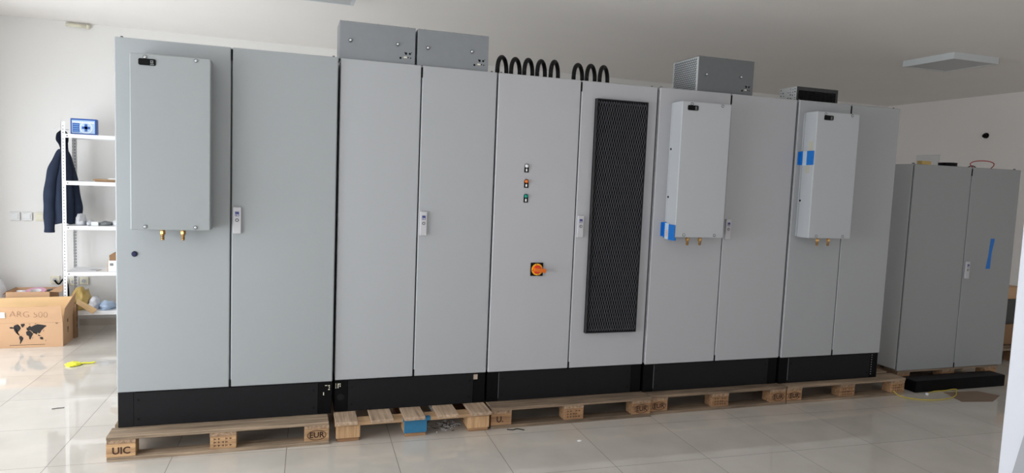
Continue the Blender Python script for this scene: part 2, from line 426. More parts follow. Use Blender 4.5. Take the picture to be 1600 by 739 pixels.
def euro_pallet(x, y, label, mw, mb, marks, my=None):
    """1200 long side to the front"""
    my = my or 'wood_y'
    t = thing('wooden_pallet', (x + 0.6, y + 0.4, 0), label, 'pallet', 'wooden pallets carrying the cabinets')
    for i, (a, w) in enumerate(((0, .145), (.195, .1), (.3275, .145), (.505, .1), (.655, .145))):
        bm = new(); box(bm, x + jit(.004), x + 1.2 + jit(.004), y + a, y + a + w, .122, .144, bev=0.003); obj('top_board', bm, mw, t)
    for a in (0, .5275, 1.055):
        bm = new(); box(bm, x + a, x + a + .145, y + 0.004, y + .8, .1, .122, bev=0.002); obj('cross_board', bm, my, t)
        for j, b in enumerate((0, .35, .7)):
            bm = new(); wb = .1 if j != 1 else .145; b = b if j != 1 else .3275
            box(bm, x + a + jit(.004), x + a + .145, y + b + (0.006 if j == 0 else 0), y + b + wb, .022, .1, bev=0.003)
            bk = obj('block', bm, mb, t)
            if j == 0:
                mk = marks[(0, .5275, 1.055).index(a)]
                cx, cy, cz = x + a + .0725, y + .0045, .061
                if mk == 'EUR': stamp_text(bk, 'EUR', .048, cx, cy, cz, (.056, .032))
                elif mk == 'UIC': stamp_text(bk, 'UIC', .056, cx, cy, cz - .004)
                elif mk == 'U.': stamp_text(bk, 'U.', .055, cx - .01, cy, cz)
                elif mk == 'mark':
                    bm = new()
                    for k in range(3):
                        for q in range(5):
                            if (k, q) in ((0, 2), (1, 4)): continue
                            xx = cx - .05 + q * .021; zz = cz + .022 - k * .02
                            box(bm, xx, xx + .013, cy, cy + .0015, zz - .0015, zz + .0015)
                            box(bm, xx + .004 * (q % 3), xx + .004 * (q % 3) + .002, cy, cy + .0015, zz - .007, zz + .006)
                    obj('stamp', bm, 'stamp', bk)
    for b, w in ((0, .1), (.3275, .145), (.7, .1)):
        bm = new(); box(bm, x, x + 1.2, y + b, y + b + w, 0.0005, .022, bev=0.002); obj('bottom_board', bm, mw, t)
    return t

euro_pallet(-0.026, -0.13, 'weathered pallet at the left end, under the cabinet with the blue cap', 'wood_x', 'wood_b', ('UIC', 'mark', 'EUR'))
euro_pallet(2.217, -0.105, 'pallet under the cabinet with the black grille, right of the blue-blocked pallet', 'wood_dx', 'wood_db', ('U.', 'mark', 'EUR'))
euro_pallet(3.431, -0.075, 'pallet right of the grille cabinet, second from the right end', 'wood_dx', 'wood_db', ('EUR', 'mark', 'EUR'))
euro_pallet(4.640, -0.075, 'pallet at the right end of the row beside the yellow cable', 'wood_x', 'wood_db', ('EUR', 'mark', 'mark'))
t = euro_pallet(5.975, 0.125, 'pallet under the far right cabinet behind the loose black plinth', 'wood_x', 'wood_db', ('', '', ''))

# pallet with boards running front to back and one blue block
x0, y0, W2, D2 = 1.209, -0.165, 0.99, 1.2
t = thing('wooden_pallet', (x0 + W2 / 2, y0 + D2 / 2, 0), 'light pallet with boards pointing forward and a blue middle block', 'pallet', 'wooden pallets carrying the cabinets')
tops = [(1.209, 1.343), (1.424, 1.562), (1.630, 1.762), (1.845, 1.980), (2.064, 2.199)]
for k, (a, b) in enumerate(tops):
    bm = new(); off = (0.03, 0.0, 0.0, 0.0, 0.0)[k] * 0
    box(bm, a, b, y0 + off, y0 + D2, .122, .144, bev=0.003); obj('top_board', bm, 'wood_ly', t)
for yy in (0.045, .55, 1.06):
    bm = new(); box(bm, x0, x0 + W2, y0 + yy, y0 + yy + .1, .1, .122, bev=0.002)
    sb = obj('stringer_board', bm, 'wood_lx', t)
    if yy == 0.045:
        bm = new(); box(bm, 1.628, 1.805, y0 + yy - .0015, y0 + yy, .101, .1225); box(bm, 1.628, 1.805, y0 + yy - .0015, y0 + yy + .03, .122, .1228)
        obj('paint_stripe', bm, 'blue_paint', sb, 'blue painted stripe')
for i, xx in enumerate((1.216, 1.637, 2.054)):
    for j, yy in enumerate((0.05, .55, 1.06)):
        bm = new(); blue = (i == 1 and j == 0)
        box(bm, xx, xx + .147, y0 + yy, y0 + yy + .12, .022, .1, bev=0.004)
        b_ = obj('block', bm, 'blue_paint' if blue else 'wood_lb', t, 'blue painted block' if blue else None)
        if blue:
            bm = new(); box(bm, xx - .001, xx, y0 + yy + .01, y0 + yy + .115, .026, .098); obj('bare_side', bm, 'wood_lb', b_, 'unpainted side of the blue block')
    bm = new(); box(bm, xx + .008, xx + .14, y0 + .055, y0 + D2, .0005, .022, bev=0.002)
    obj('bottom_board', bm, 'wood_db', t)

# ------------------------------------------------------------------ cabinets
Z0, Z1 = 0.354, 2.354
HANDLE_Z = 1.357
def handle(parent, x, y, z, tall=0.155, w=0.046):
    bm = new()
    box(bm, x, x + w, y - 0.02, y, z - tall / 2, z + tall / 2, bev=0.005)
    box(bm, x + .012, x + .034, y - 0.0212, y - 0.0195, z + .025, z + .052, mi=1)
    box(bm, x + .015, x + .019, y - 0.0216, y - 0.0205, z + .027, z + .038, mi=2); box(bm, x + .023, x + .031, y - 0.0216, y - 0.0205, z + .027, z + .036, mi=2)
    cyl(bm, (x + .023, y - 0.019, z + .002), (x + .023, y - 0.0225, z + .002), .010, seg=16, mi=3)
    cyl(bm, (x + .023, y - 0.022, z + .002), (x + .023, y - 0.0235, z + .002), .006, seg=12, mi=0)
    obj('handle', bm, ['handle', 'logo', 'handle', 'lcd_dark'], parent, 'pale swing handle with blue emblem and round lock')

def cabinet(x, y, w, label, depth=0.6, paint='paint', z0=Z0, z1=Z1, split=None, plinth=True, name='control_cabinet', group='light grey control cabinets in the row', hz=HANDLE_Z, body=None, edge_plates=True):
    t = thing(name, (x + w / 2, y + depth / 2, (0.1442 if plinth else z0)), label, 'cabinet', group)
    D = 0.018
    bm = new()
    box(bm, x + .004, x + w - .004, y + D + .004, y + depth, z0 + .006, z1, bev=0.006)
    obj('body', bm, body or paint, t)
    bm = new(); box(bm, x + .006, x + w - .006, y + D - .004, y + D + .0045, z0 + .012, z1 - .012); obj('seal_frame', bm, 'seam', t)
    sp = split or x + w / 2
    doors = []
    g = 0.0035
    for a, b in ((x + .002, sp - g), (sp + g, x + w - .004)):
        bm = new(); box(bm, a, b, y, y + D, z0, z1, bev=0.0065, seg=3)
        doors.append(obj('door', bm, paint, t))
    # guide pieces in the middle gap
    for za, zb in ((z1 - .075, z1 - .012), (z0 + .004, z0 + .045)):
        bm = new(); box(bm, sp - g - .001, sp + g + .0015, y - .0012, y + D - .005, za, zb); obj('rod_guide', bm, 'black', t)
    handle(doors[1], sp + .012, y, hz)
    # roof bolts on the front corners
    for xx in (x + .03, x + w - .03):
        bm = new(); cyl(bm, (xx, y + .045, z1), (xx, y + .045, z1 + .005), .013, seg=12); cyl(bm, (xx, y + .045, z1 + .005), (xx, y + .045, z1 + .012), .009, .006, seg=12)
        obj('roof_bolt', bm, 'steel_dark', t)
    if plinth:
        yp = y + .012; zb = 0.1445; zt = z0 - .002
        bm = new(); box(bm, x + .006, x + w - .008, yp + .02, y + depth - .02, zb, zt - .0002); pl = obj('plinth', bm, 'plinth_dark', t)
        for k, (a, b) in enumerate(((x + .004, x + .085), (x + w - .088, x + w - .006))):
            bm = new(); box(bm, a, b, yp, yp + .06, zb, zt, bev=0.002)
            obj('corner_piece', bm, 'plinth' if edge_plates and k == 0 and x < .5 else 'plinth_dark', pl)
        bm = new(); box(bm, x + .0865, x + w - .0895, yp - .002, yp + .012, zb + .002, zt - .004, bev=0.0015)
        for s in (x + .11, x + w - .115):
            for zz in (zb + .045, zt - .05): cyl(bm, (s, yp - .002, zz), (s, yp - .0035, zz), .006, seg=10, mi=1)
        obj('front_panel', bm, ['plinth', 'plinth_dark'], pl)
    return t, doors

BX = [0.0, 1.209, 2.2134, 3.4042, 4.5987]
BY = [-0.005, 0.014, 0.013, -0.004, -0.018]
BW = [1.2, 1.0, 1.186, 1.19, 1.0]
LAB = ['light grey double-door cabinet at the left end, blue cap on its left door',
       'plain light grey double-door cabinet under the pair of flat roof boxes',
       'light grey cabinet with three indicator lamps, red switch and tall black grille',
       'light grey double-door cabinet right of the grille, cooling unit on its left half',
       'narrower light grey cabinet at the right end of the row']
cabs = []
for i in range(5):
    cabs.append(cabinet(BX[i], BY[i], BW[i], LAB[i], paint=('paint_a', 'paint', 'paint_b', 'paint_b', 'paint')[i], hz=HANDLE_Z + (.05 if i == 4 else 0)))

# holes and clips on the plinth corners between the first cabinets
def plinth_of(t): return [c for c in t.children if c.name.startswith('plinth')][0]
bm = new(); yq = BY[0] + .0108
for k, zz in enumerate((.325, .313, .301)):
    box(bm, 1.172 + (k % 2) * .004, 1.182, yq, yq + .002, zz - .003, zz + .003)
box(bm, 1.152, 1.166, yq, yq + .002, .325, .329)
box(bm, 1.142, 1.147, yq, yq + .002, .265, .285); obj('edge_clip', bm, 'cream', plinth_of(cabs[0][0]), 'small pale clips in the plinth corner')
bm = new(); yq = BY[1] + .0108
for zz in (.327, .315, .303): box(bm, 1.217, 1.222, yq, yq + .002, zz - .003, zz + .003)
box(bm, 1.231, 1.236, yq, yq + .002, .300, .330); box(bm, 1.236, 1.25, yq, yq + .002, .324, .329); box(bm, 1.243, 1.249, yq, yq + .002, .308, .318)
obj('edge_clip', bm, 'cream', plinth_of(cabs[1][0]), 'small pale clips in the plinth corner')
bm = new(); disc(bm, (1.25, yq + .001, .24), (0, -1, 0), .022, mi=0); obj('cable_knockout', bm, 'plinth', plinth_of(cabs[1][0]))
bm = new(); box(bm, 2.121, 2.149, yq, yq + .002, .308, .342); obj('type_sticker', bm, mat('sticker_tan', (176, 160, 146), .6), plinth_of(cabs[1][0]), 'small tan sticker')
bm = new(); yq = BY[4] + .0108
for k in range(9): disc(bm, (5.53, yq + .0012, .335 - k * .02), (0, -1, 0), .0035, seg=8)
obj('hole_row', bm, 'diffuser', plinth_of(cabs[4][0]), 'vertical row of small pale holes')
for i, px in ((2, BX[2] + .0857), (3, BX[3] + .0857), (4, BX[4] + .0857)):
    bm = new(); box(bm, px - .001, px + .001, BY[i] + .008, BY[i] + .014, .17, .345); obj('panel_edge', bm, 'steel_dark', plinth_of(cabs[i][0]), 'thin light edge of the plinth panel')

# blue cap on the first door
d1 = cabs[0][1][0]
bm = new(); cyl(bm, (.096, BY[0], 1.155), (.096, BY[0] - .007, 1.155), .0165, .0145, seg=24); cyl(bm, (.096, BY[0] - .007, 1.155), (.096, BY[0] - .009, 1.155), .0125, .009, seg=24)
obj('blanking_cap', bm, 'cap', d1, 'round navy blanking cap')

# indicator lamps and main switch
d3 = cabs[2][1][0]; yy = BY[2]
for (lx, lz, m, nm) in ((2.433, 1.756, 'lamp_white', 'white'), (2.4355, 1.653, 'lamp_orange', 'orange'), (2.4365, 1.554, 'lamp_green', 'green')):
    bm = new()
    box(bm, lx - .0155, lx + .0155, yy - .004, yy, lz - .043, lz + .004, mi=1, bev=.001)
    cyl(bm, (lx, yy, lz), (lx, yy - .006, lz), .0155, seg=24, mi=1)
    box(bm, lx - .006, lx + .005, yy - .0048, yy - .0035, lz - .036, lz - .019, mi=2)
    cyl(bm, (lx, yy - .006, lz), (lx, yy - .014, lz), .0132, .011, seg=24, mi=0); cyl(bm, (lx, yy - .014, lz), (lx, yy - .017, lz), .011, .004, seg=24, mi=0)
    obj('indicator_lamp', bm, [m, 'black', 'paper'], d3, nm + ' round indicator lamp on black label holder')
sx_, sz_ = 2.536, 1.058
bm = new()
box(bm, sx_ - .0455, sx_ + .0455, yy - .01, yy, sz_ - .0455, sz_ + .0455, mi=0, bev=.004)
cyl(bm, (sx_, yy - .009, sz_), (sx_, yy - .016, sz_), .040, seg=36, mi=1)
cyl(bm, (sx_, yy - .016, sz_), (sx_, yy - .028, sz_), .030, .026, seg=30, mi=2)
for k in range(4):
    a = pi / 2 * k + .2; disc(bm, (sx_ + .035 * cos(a), yy - .016, sz_ + .035 * sin(a)), (0, -1, 0), .003, seg=8, mi=0)
a = radians(-6); c_, s_ = cos(a), sin(a)
def rp(u, v, d): return (sx_ + u * c_ - v * s_, yy - d, sz_ + u * s_ + v * c_)
slab(bm, [rp(-.028, -.011, .026), rp(.05, -.013, .026), rp(.05, .013, .026), rp(-.028, .011, .026)], (0, -.03, 0), mi=3)
slab(bm, [rp(.0, -.004, .0565), rp(.04, -.005, .0565), rp(.04, .003, .0565), rp(0, .003, .0565)], (0, -.003, 0), mi=3)
obj('rotary_switch', bm, ['black', 'switch_yellow', 'switch_red', 'lamp_orange'], d3, 'red and yellow rotary main switch on black square plate')

# tall black expanded-mesh grille on the second door of the third cabinet
d4 = cabs[2][1][1]
gx0, gx1, gz0, gz1 = 2.912, 3.308, 0.606, 2.238; yg = BY[2]
bm = new(); b = .006
box(bm, gx0, gx1, yg - .012, yg, gz0, gz1, mi=1)
for q in ((gx0, gx0 + b, gz0, gz1), (gx1 - b, gx1, gz0, gz1), (gx0 + b, gx1 - b, gz0, gz0 + b), (gx0 + b, gx1 - b, gz1 - b, gz1)):
    box(bm, q[0], q[1], yg - .034, yg - .012, q[2], q[3], mi=0)
gr = obj('ventilation_grille', bm, ['grille', 'plinth_dark'], d4, 'tall black grille with slit mesh')
bm = new()
n = 41; xa, xb, za, zb = gx0 + b, gx1 - b, gz0 + b, gz1 - b; pitch = (xb - xa) / n; per = (zb - za) / 27
for k in range(n):
    xc = xa + pitch * (k + .5)
    for j in range(-1, 27):
        p0 = za + per * (j + (.5 if k % 2 else 0)) - per * .06; p1 = p0 + per * 1.12 * .92
        p0, p1 = max(p0, za), min(p1, zb)
        if p1 - p0 < .012: continue
        zm = (p0 + p1) / 2; w = pitch * .26
        c0 = bm.verts.new((xc - pitch * .1, yg - .022, p0)); c1 = bm.verts.new((xc - pitch * .1, yg - .022, p1))
        l = bm.verts.new((xc - w, yg - .022, zm)); r = bm.verts.new((xc + w, yg - .024, zm)); f_ = bm.verts.new((xc + w * .5, yg - .0315, zm))
        for tri in ((c0, l, f_), (l, c1, f_), (c0, f_, r), (f_, c1, r)): bm.faces.new(tri)
bmesh.ops.recalc_face_normals(bm, faces=bm.faces)
obj('slit_mesh', bm, 'rib', d4, 'slit pattern of the tall black grille', recalc=False)

# ------------------------------------------------------------------ wall-mounted cooling units
def cooling_unit(x, y, z, label, dx, pm='unit'):
    t = thing('cooling_unit', (x + .2, y, z), label, 'cooling unit', 'grey cooling units hung on the cabinet doors')
    bm = new(); box(bm, x + .004, x + .396, y - .014, y, z + .004, z + .946); obj('back_plate', bm, pm, t)
    bm = new(); box(bm, x + .007, x + .393, y - .018, y - .014, z + .007, z + .943); obj('seal', bm, 'seam', t)
    bm = new(); box(bm, x, x + .4, y - .145, y - .018, z, z + .95, bev=0.006, seg=3); cv = obj('cover', bm, pm, t)
    yf = y - .145
    for (u, v) in ((.075, .932), (.325, .935), (.072, .018), (.324, .018)):
        bm = new(); cyl(bm, (x + u, yf + .001, z + v), (x + u, yf - .003, z + v), .0105, seg=16, mi=0)
        cyl(bm, (x + u, yf - .003, z + v), (x + u, yf - .005, z + v), .008, .005, seg=16, mi=1)
        cyl(bm, (x + u, yf - .0045, z + v), (x + u, yf - .0055, z + v), .0025, seg=6, mi=0)
        obj('screw', bm, ['steel_dark', 'chrome'], cv)
    for v in (.28, .62):
        bm = new(); cyl(bm, (x + .001, y - .03, z + v), (x - .003, y - .03, z + v), .008, seg=12); obj('side_screw', bm, 'black', cv)
    bm = new(); cx, cz, w, h, r = x + dx, z + .906, .042, .0175, .008
    pts = []
    for (sx, sz, a0) in ((1, 1, 0), (-1, 1, 90), (-1, -1, 180), (1, -1, 270)):
        for k in range(4):
            a = radians(a0 + 30 * k); pts.append((cx + sx * (w - r) + r * cos(a), yf - .004, cz + sz * (h - r) + r * sin(a)))
    slab(bm, pts, (0, .005, 0))
    box(bm, cx + .016, cx + .030, yf - .005, yf - .0035, cz - .006, cz + .010, mi=1)
    box(bm, cx + .019, cx + .026, yf - .0056, yf - .0045, cz - .001, cz + .007, mi=2); box(bm, cx + .015, cx + .034, yf - .005, yf - .0035, cz - .014, cz - .010, mi=1)
    obj('display', bm, ['black', 'lcd', 'lcd_dark'], t, 'black rounded controller display')
    for u in (.148, .252):
        bm = new(); X, Y = x + u, y - .078
        cyl(bm, (X, Y, z + .003), (X, Y, z - .010), .0125, seg=16)
        cyl(bm, (X, Y, z - .010), (X, Y, z - .026), .0155, seg=6); cyl(bm, (X, Y, z - .026), (X, Y, z - .032), .0145, .0105, seg=16)
        for k in range(3): cyl(bm, (X, Y, z - .032 - .010 * k), (X, Y, z - .042 - .010 * k), .0098, .0082, seg=16)
        obj('hose_fitting', bm, 'brass', t, 'brass hose fitting')
    return t, cv
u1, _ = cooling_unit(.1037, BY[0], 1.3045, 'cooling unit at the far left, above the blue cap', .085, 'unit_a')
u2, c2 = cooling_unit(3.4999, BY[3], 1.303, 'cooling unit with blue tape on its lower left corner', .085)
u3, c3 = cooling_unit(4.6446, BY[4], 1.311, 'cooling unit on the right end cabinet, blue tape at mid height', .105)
# blue tape patches
bm = new(); x, y = 3.4999, BY[3]
box(bm, x - .012, x + .0005, y - .148, y - .075, 1.279, 1.39, mi=0, bev=.003)
box(bm, x - .014, x, y - .076, y - .03, 1.283, 1.398, mi=1, bev=.003); box(bm, x - .0155, x - .0135, y - .072, y - .045, 1.30, 1.35, mi=2)
box(bm, x - .009, x, y - .03, y - .002, 1.29, 1.402, mi=0, bev=.002); box(bm, x - .03, x, y - .0025, y - .0005, 1.30, 1.40, mi=3)
box(bm, x - .0005, x + .01, y - .1475, y - .1455, 1.281, 1.30, mi=0)
obj('tape_patch', bm, ['tape', 'tape_pale', 'tape_pink', 'tape'], u2, 'blue tape patch over pale padding')
bm = new(); x, y = 4.6446, BY[4]
box(bm, x - .006, x + .0005, y - .142, y - .07, 1.862, 1.968, mi=0, bev=.002)
box(bm, x - .007, x, y - .072, y - .03, 1.857, 1.966, mi=1, bev=.002); box(bm, x - .005, x, y - .031, y - .001, 1.862, 1.966, mi=0, bev=.001)
box(bm, x - .028, x, y - .0025, y - .0005, 1.862, 1.962, mi=0)
obj('tape_patch', bm, ['tape', 'tape_pale'], u3, 'blue tape patch with pale middle')
bm = new(); box(bm, x - .0009, x, y - .10, y - .065, 1.80, 1.856); obj('glue_residue', bm, 'yellowed', u3, 'yellowish glue residue')
bm = new(); box(bm, x - .0009, x, y - .12, y - .08, 1.97, 2.04); obj('glue_residue', bm, 'yellowed', u3, 'yellowish glue residue')

# ------------------------------------------------------------------ roof boxes
ZR = Z1
def plain_roof_box(x0, x1, y0, dep, z1, label, z0=ZR + .0005, m='steel'):
    t = thing('roof_box', ((x0 + x1) / 2, y0 + dep / 2, z0), label, 'metal box', 'grey metal boxes on the cabinet roofs')
    bm = new(); box(bm, x0, x1, y0, y0 + dep, z0, z1, bev=0.002, seg=1)
    for u in (.1, .5, .9):
        xx = x0 + (x1 - x0) * u; cyl(bm, (xx, y0 + .015, z1 - .001), (xx, y0 + .015, z1 + .003), .005, seg=8)
    obj('housing', bm, m, t)
    for u, v in ((.14, .50), (.76, .52)):
        bm = new(); X, Z = x0 + (x1 - x0) * u, z0 + (z1 - z0) * v
        cyl(bm, (X, y0 + .001, Z), (X, y0 - .008, Z), .012, seg=16, mi=1); cyl(bm, (X, y0 - .008, Z), (X, y0 - .016, Z), .011, .005, seg=16, mi=0)
        obj('dome_nut', bm, ['chrome', 'steel_dark'], t)
    bm = new(); X = x0 + (x1 - x0) * .82; Z = z0 + .045
    for (du, dv, r) in ((-.008, -.008, .007), (.026, .022, .008), (.05, .022, .007), (.04, -.002, .004), (.055, -.004, .004), (.06, .03, .003), (.018, .028, .003)):
        disc(bm, (X + du, y0 + .0002, Z + dv), (0, -1, 0), r, seg=12, mi=0)
    box(bm, X + .012, X + .032, y0 - .001, y0 + .0005, Z - .006, Z + .003, mi=1)
    obj('socket_cluster', bm, ['black', 'cream'], t, 'cluster of dark holes with small yellow sticker')
    return t
plain_roof_box(1.203, 1.667, .04, .21, 2.583, 'flat grey metal roof box above the plain cabinet, left of the pair')
plain_roof_box(1.681, 2.146, .04, .21, 2.583, 'flat grey metal roof box above the plain cabinet, right of the pair')
t = plain_roof_box(3.738, 4.219, .05, .33, 2.613, 'grey roof box with a mesh side, above the middle cooling unit', m='steel_dim')
# mesh on its left side: flattened diamonds
bm = new(); xs = 3.738; ya, yb_, za, zb = .062, .37, ZR + .008, 2.605
box(bm, xs - .0012, xs - .0002, ya, yb_, za, zb, mi=1)
rows = 15
for k in range(rows):
    zc = za + (zb - za) * (k + .5) / rows; prev = None; mseg = 22
    for j in range(mseg + 1):
        y = ya + (yb_ - ya) * j / mseg; dz = .0045 * (1 if (j + k) % 2 else -1); w = .0028
        cur = [bm.verts.new((xs - .002, y, zc + dz - w)), bm.verts.new((xs - .007, y, zc + dz + w))]
        if prev: bm.faces.new((prev[0], prev[1], cur[1], cur[0]))
        prev = cur
for q in ((ya - .01, ya, za, zb), (yb_, yb_ + .01, za, zb), (ya, yb_, zb - .004, zb)): box(bm, xs - .008, xs, q[0], q[1], q[2], q[3])
obj('mesh_side', bm, ['steel_light', 'steel_dark'], t, 'expanded mesh side')

# small louvred box at the right
x0, x1, y0, y1, z0, z1 = 4.665, 5.062, .10, .29, ZR + .0005, 2.474
t = thing('roof_box', ((x0 + x1) / 2, (y0 + y1) / 2, z0), 'small dark louvred box on the roof near the right end', 'metal box', 'grey metal boxes on the cabinet roofs')
bm = new(); box(bm, x0, x1, y0, y1, z0, z1, bev=.0015, seg=1); obj('housing', bm, 'steel', t)
bm = new(); box(bm, x0 + .012, x1 - .022, y0 - .0008, y0 + .0002, z0 + .004, z1 - .028, mi=1)
for k in range(8):
    zz = z0 + .008 + k * .0105
    slab(bm, [(x0 + .012, y0 - .0008, zz), (x0 + .012, y0 - .007, zz + .002), (x0 + .012, y0 - .0008, zz + .004)], (x1 - x0 - .034, 0, 0))
for k in range(9): box(bm, x0 + .02 + k * .042, x0 + .0212 + k * .042, y0 - .0035, y0 - .001, z0 + .004, z1 - .028)
box(bm, x0, x1, y0 - .004, y0 + .0002, z1 - .028, z1 - .001); box(bm, x0, x0 + .012, y0 - .004, y0, z0, z1 - .028); box(bm, x1 - .022, x1, y0 - .004, y0, z0, z1 - .028)
obj('louvre', bm, ['lcd_dark', 'black'], t, 'dark louvred front')
bm = new()
for j in range(7):
    for k in range(5):
        if random.random() < .75: disc(bm, (x0 - .0004, y0 + .02 + j * .026 + jit(.004), z0 + .014 + k * .022 + jit(.003)), (-1, 0, 0), .0045 + jit(.001), seg=10)
box(bm, x0 - .0006, x0, y0 + .002, y1 - .002, z0 + .001, z1 - .001, mi=1)
obj('perforated_side', bm, ['black', 'steel_light'], t, 'light side sheet with round perforations')

# black hose loops on the roof
def hose_loop(x, y, top, label, wl=(-.047, .05), lean=0.0):
    bm = new(); pts = []; zb = ZR + .0125
    hgt = top - .0125 - zb
    for k in range(25):
        a = pi * k / 24
        u = -cos(a); v = sin(a) ** .8
        pts.append((x - wl[0] * (-u) + lean * v, y + wl[1] * (-u), zb + hgt * v))
    tube(bm, pts, .0145, seg=14)
    for p, sx in ((pts[0], 0), (pts[-1], 0)):
        cyl(bm, (p[0], p[1], ZR + .0006), (p[0], p[1], ZR + .03), .0145, seg=12)
    tag(obj('hose_loop', bm, 'hose', origin=(x, y, ZR)), label, 'hose', 'black hose loops on the cabinet roof')
ordn = ['first', 'second', 'third', 'fourth', 'fifth']
for k, (x, z) in enumerate(((2.261, 2.482), (2.356, 2.478), (2.448, 2.481), (2.540, 2.481), (2.637, 2.486))):
    hose_loop(x, .10, z, 'black hose loop on the roof, %s from left in the group of five' % ordn[k] if k < 4 else 'black hose loop on the roof, rightmost in the group of five')
for k, (x, z) in enumerate(((2.813, 2.481), (2.910, 2.484), (3.008, 2.484))):
    hose_loop(x, .10, z, ['leftmost black hose loop of the group of three above the grille cabinet', 'middle black hose loop of the group of three above the grille cabinet', 'rightmost black hose loop of the group of three above the grille cabinet'][k], wl=(-.054, .05))

# ------------------------------------------------------------------ far right cabinet and the things around it
cz0 = .1445
tf, df = cabinet(5.94, .104, 1.262, 'darker grey two-door cabinet standing apart at far right, blue tape on door', depth=.5, paint='paint_far', z0=cz0, z1=1.932, split=6.6, plinth=False, name='free_standing_cabinet', group=None, hz=1.028, body='paint_far_body')
bm = new(); slab(bm, [(6.902, .1035, 1.308), (6.952, .1035, 1.308), (6.928, .1035, 1.18), (6.925, .1035, 1.036), (6.872, .1035, 1.036), (6.892, .1035, 1.16)], (0, -.0012, 0)); obj('tape_strip', bm, 'tape', df[1], 'slanted strip of blue tape')
bm = new(); box(bm, 5.99, 6.03, .0, .02, 0, 0) if False else None
bm = new()
box(bm, 5.985, 7.03, -.055, -.043, .0005, .1, mi=0, bev=.002)
box(bm, 5.985, 7.03, -.043, .09, .088, .1, mi=1)
for a in (5.985, 7.018): box(bm, a, a + .012, -.043, .09, .0005, .0875)
tag(obj('plinth_rail', bm, ['plinth_dark', 'plinth'], origin=(6.5, 0, 0)), 'loose black steel plinth rail lying on floor before the far cabinet', 'plinth')

zt = 1.9325
bm = new(); box(bm, 6.215, 6.325, .28, .33, zt, zt + .042, bev=.002); tag(obj('terminal_block', bm, 'wrap_yellow', origin=(6.27, .3, zt)), 'small tan block lying on top of the far cabinet', 'block')
t = thing('tape_roll', (6.58, .33, zt), 'dark tape roll lying on top of the far cabinet', 'tape')
bm = new()
for k in range(28):
    a0, a1 = 2 * pi * k / 28, 2 * pi * (k + 1) / 28
    for r, mi in ((.075, 0), (.04, 1)):
        poly(bm, [(6.58 + r * cos(a0), .33 + r * sin(a0), zt), (6.58 + r * cos(a1), .33 + r * sin(a1), zt), (6.58 + r * cos(a1), .33 + r * sin(a1), zt + .04), (6.58 + r * cos(a0), .33 + r * sin(a0), zt + .04)], mi)
    for zz in (zt, zt + .04):
        poly(bm, [(6.58 + .075 * cos(a0), .33 + .075 * sin(a0), zz), (6.58 + .075 * cos(a1), .33 + .075 * sin(a1), zz), (6.58 + .04 * cos(a1), .33 + .04 * sin(a1), zz), (6.58 + .04 * cos(a0), .33 + .04 * sin(a0), zz)], 0)
bmesh.ops.remove_doubles(bm, verts=bm.verts, dist=1e-5)
obj('winding', bm, ['black', 'wrap_yellow'], t)
bm = new(); pts = [(6.83 + .01, .28, zt + .004)] + [(6.94 - .105 * cos(pi * k / 12), .28 + .05 * sin(pi * k / 6), zt + .006 + .068 * sin(pi * k / 12)) for k in range(13)] + [(7.06, .32, zt + .005), (7.0, .4, zt + .005)]
tube(bm, smoothpath(pts, 3), .0042, seg=8); tag(obj('wire_loop', bm, 'cable_red', origin=(6.94, .3, zt)), 'thin red wire loop on top of the far cabinet', 'wire')
bm = new(); tube(bm, smoothpath([(6.90, .40, zt + .006), (6.95, .40, zt + .026), (7.02, .42, zt + .03), (7.09, .44, zt + .006)], 6), .005, seg=8); tag(obj('wire_loop', bm, 'black', origin=(7.0, .42, zt)), 'short black wire on the far cabinet beside the red loop', 'wire')

# goods behind the far cabinet, seen in the gap at right
def stacked_carton(x0, x1, y0, y1, z0, z1, m, label):
    bm = new(); box(bm, x0, x1, y0, y1, z0, z1, bev=.004)
    box(bm, x0 - .0008, x1 + .0008, (y0 + y1) / 2 - .025, (y0 + y1) / 2 + .025, z0 + .02, z1 + .0008, mi=1)
    tag(obj('carton', bm, [m, 'card_in'], origin=((x0 + x1) / 2, (y0 + y1) / 2, z0)), label, 'box', 'goods stacked behind the far cabinet')
stacked_carton(7.72, 8.4, .72, 1.2, .146, .36, M['card_dark'], 'low brown carton at bottom of the stack in the right gap')
stacked_carton(7.74, 8.38, .74, 1.18, .361, .62, M['lcd_dark'], 'dark carton in the middle of the stack in the right gap')
stacked_carton(7.76, 8.36, .76, 1.16, .621, .745, M['card'], 'topmost brown carton of the stack in the right gap')
t = thing('wooden_pallet', (8.05, .95, 0), 'pallet under the carton stack in the gap at far right', 'pallet')
for i in range(5):
    bm = new(); box(bm, 7.62, 8.6, .58 + i * .165, .7 + i * .165, .122, .144); obj('top_board', bm, 'wood_x', t)
for xx in (7.62, 8.04, 8.46):
    bm = new(); box(bm, xx, xx + .14, .58, 1.36, .1, .122); obj('cross_board', bm, 'wood_y', t)
    for yy2 in (.58, .92, 1.26):
        bm = new(); box(bm, xx, xx + .14, yy2, yy2 + .1, .0005, .1); obj('block', bm, 'wood_db', t)

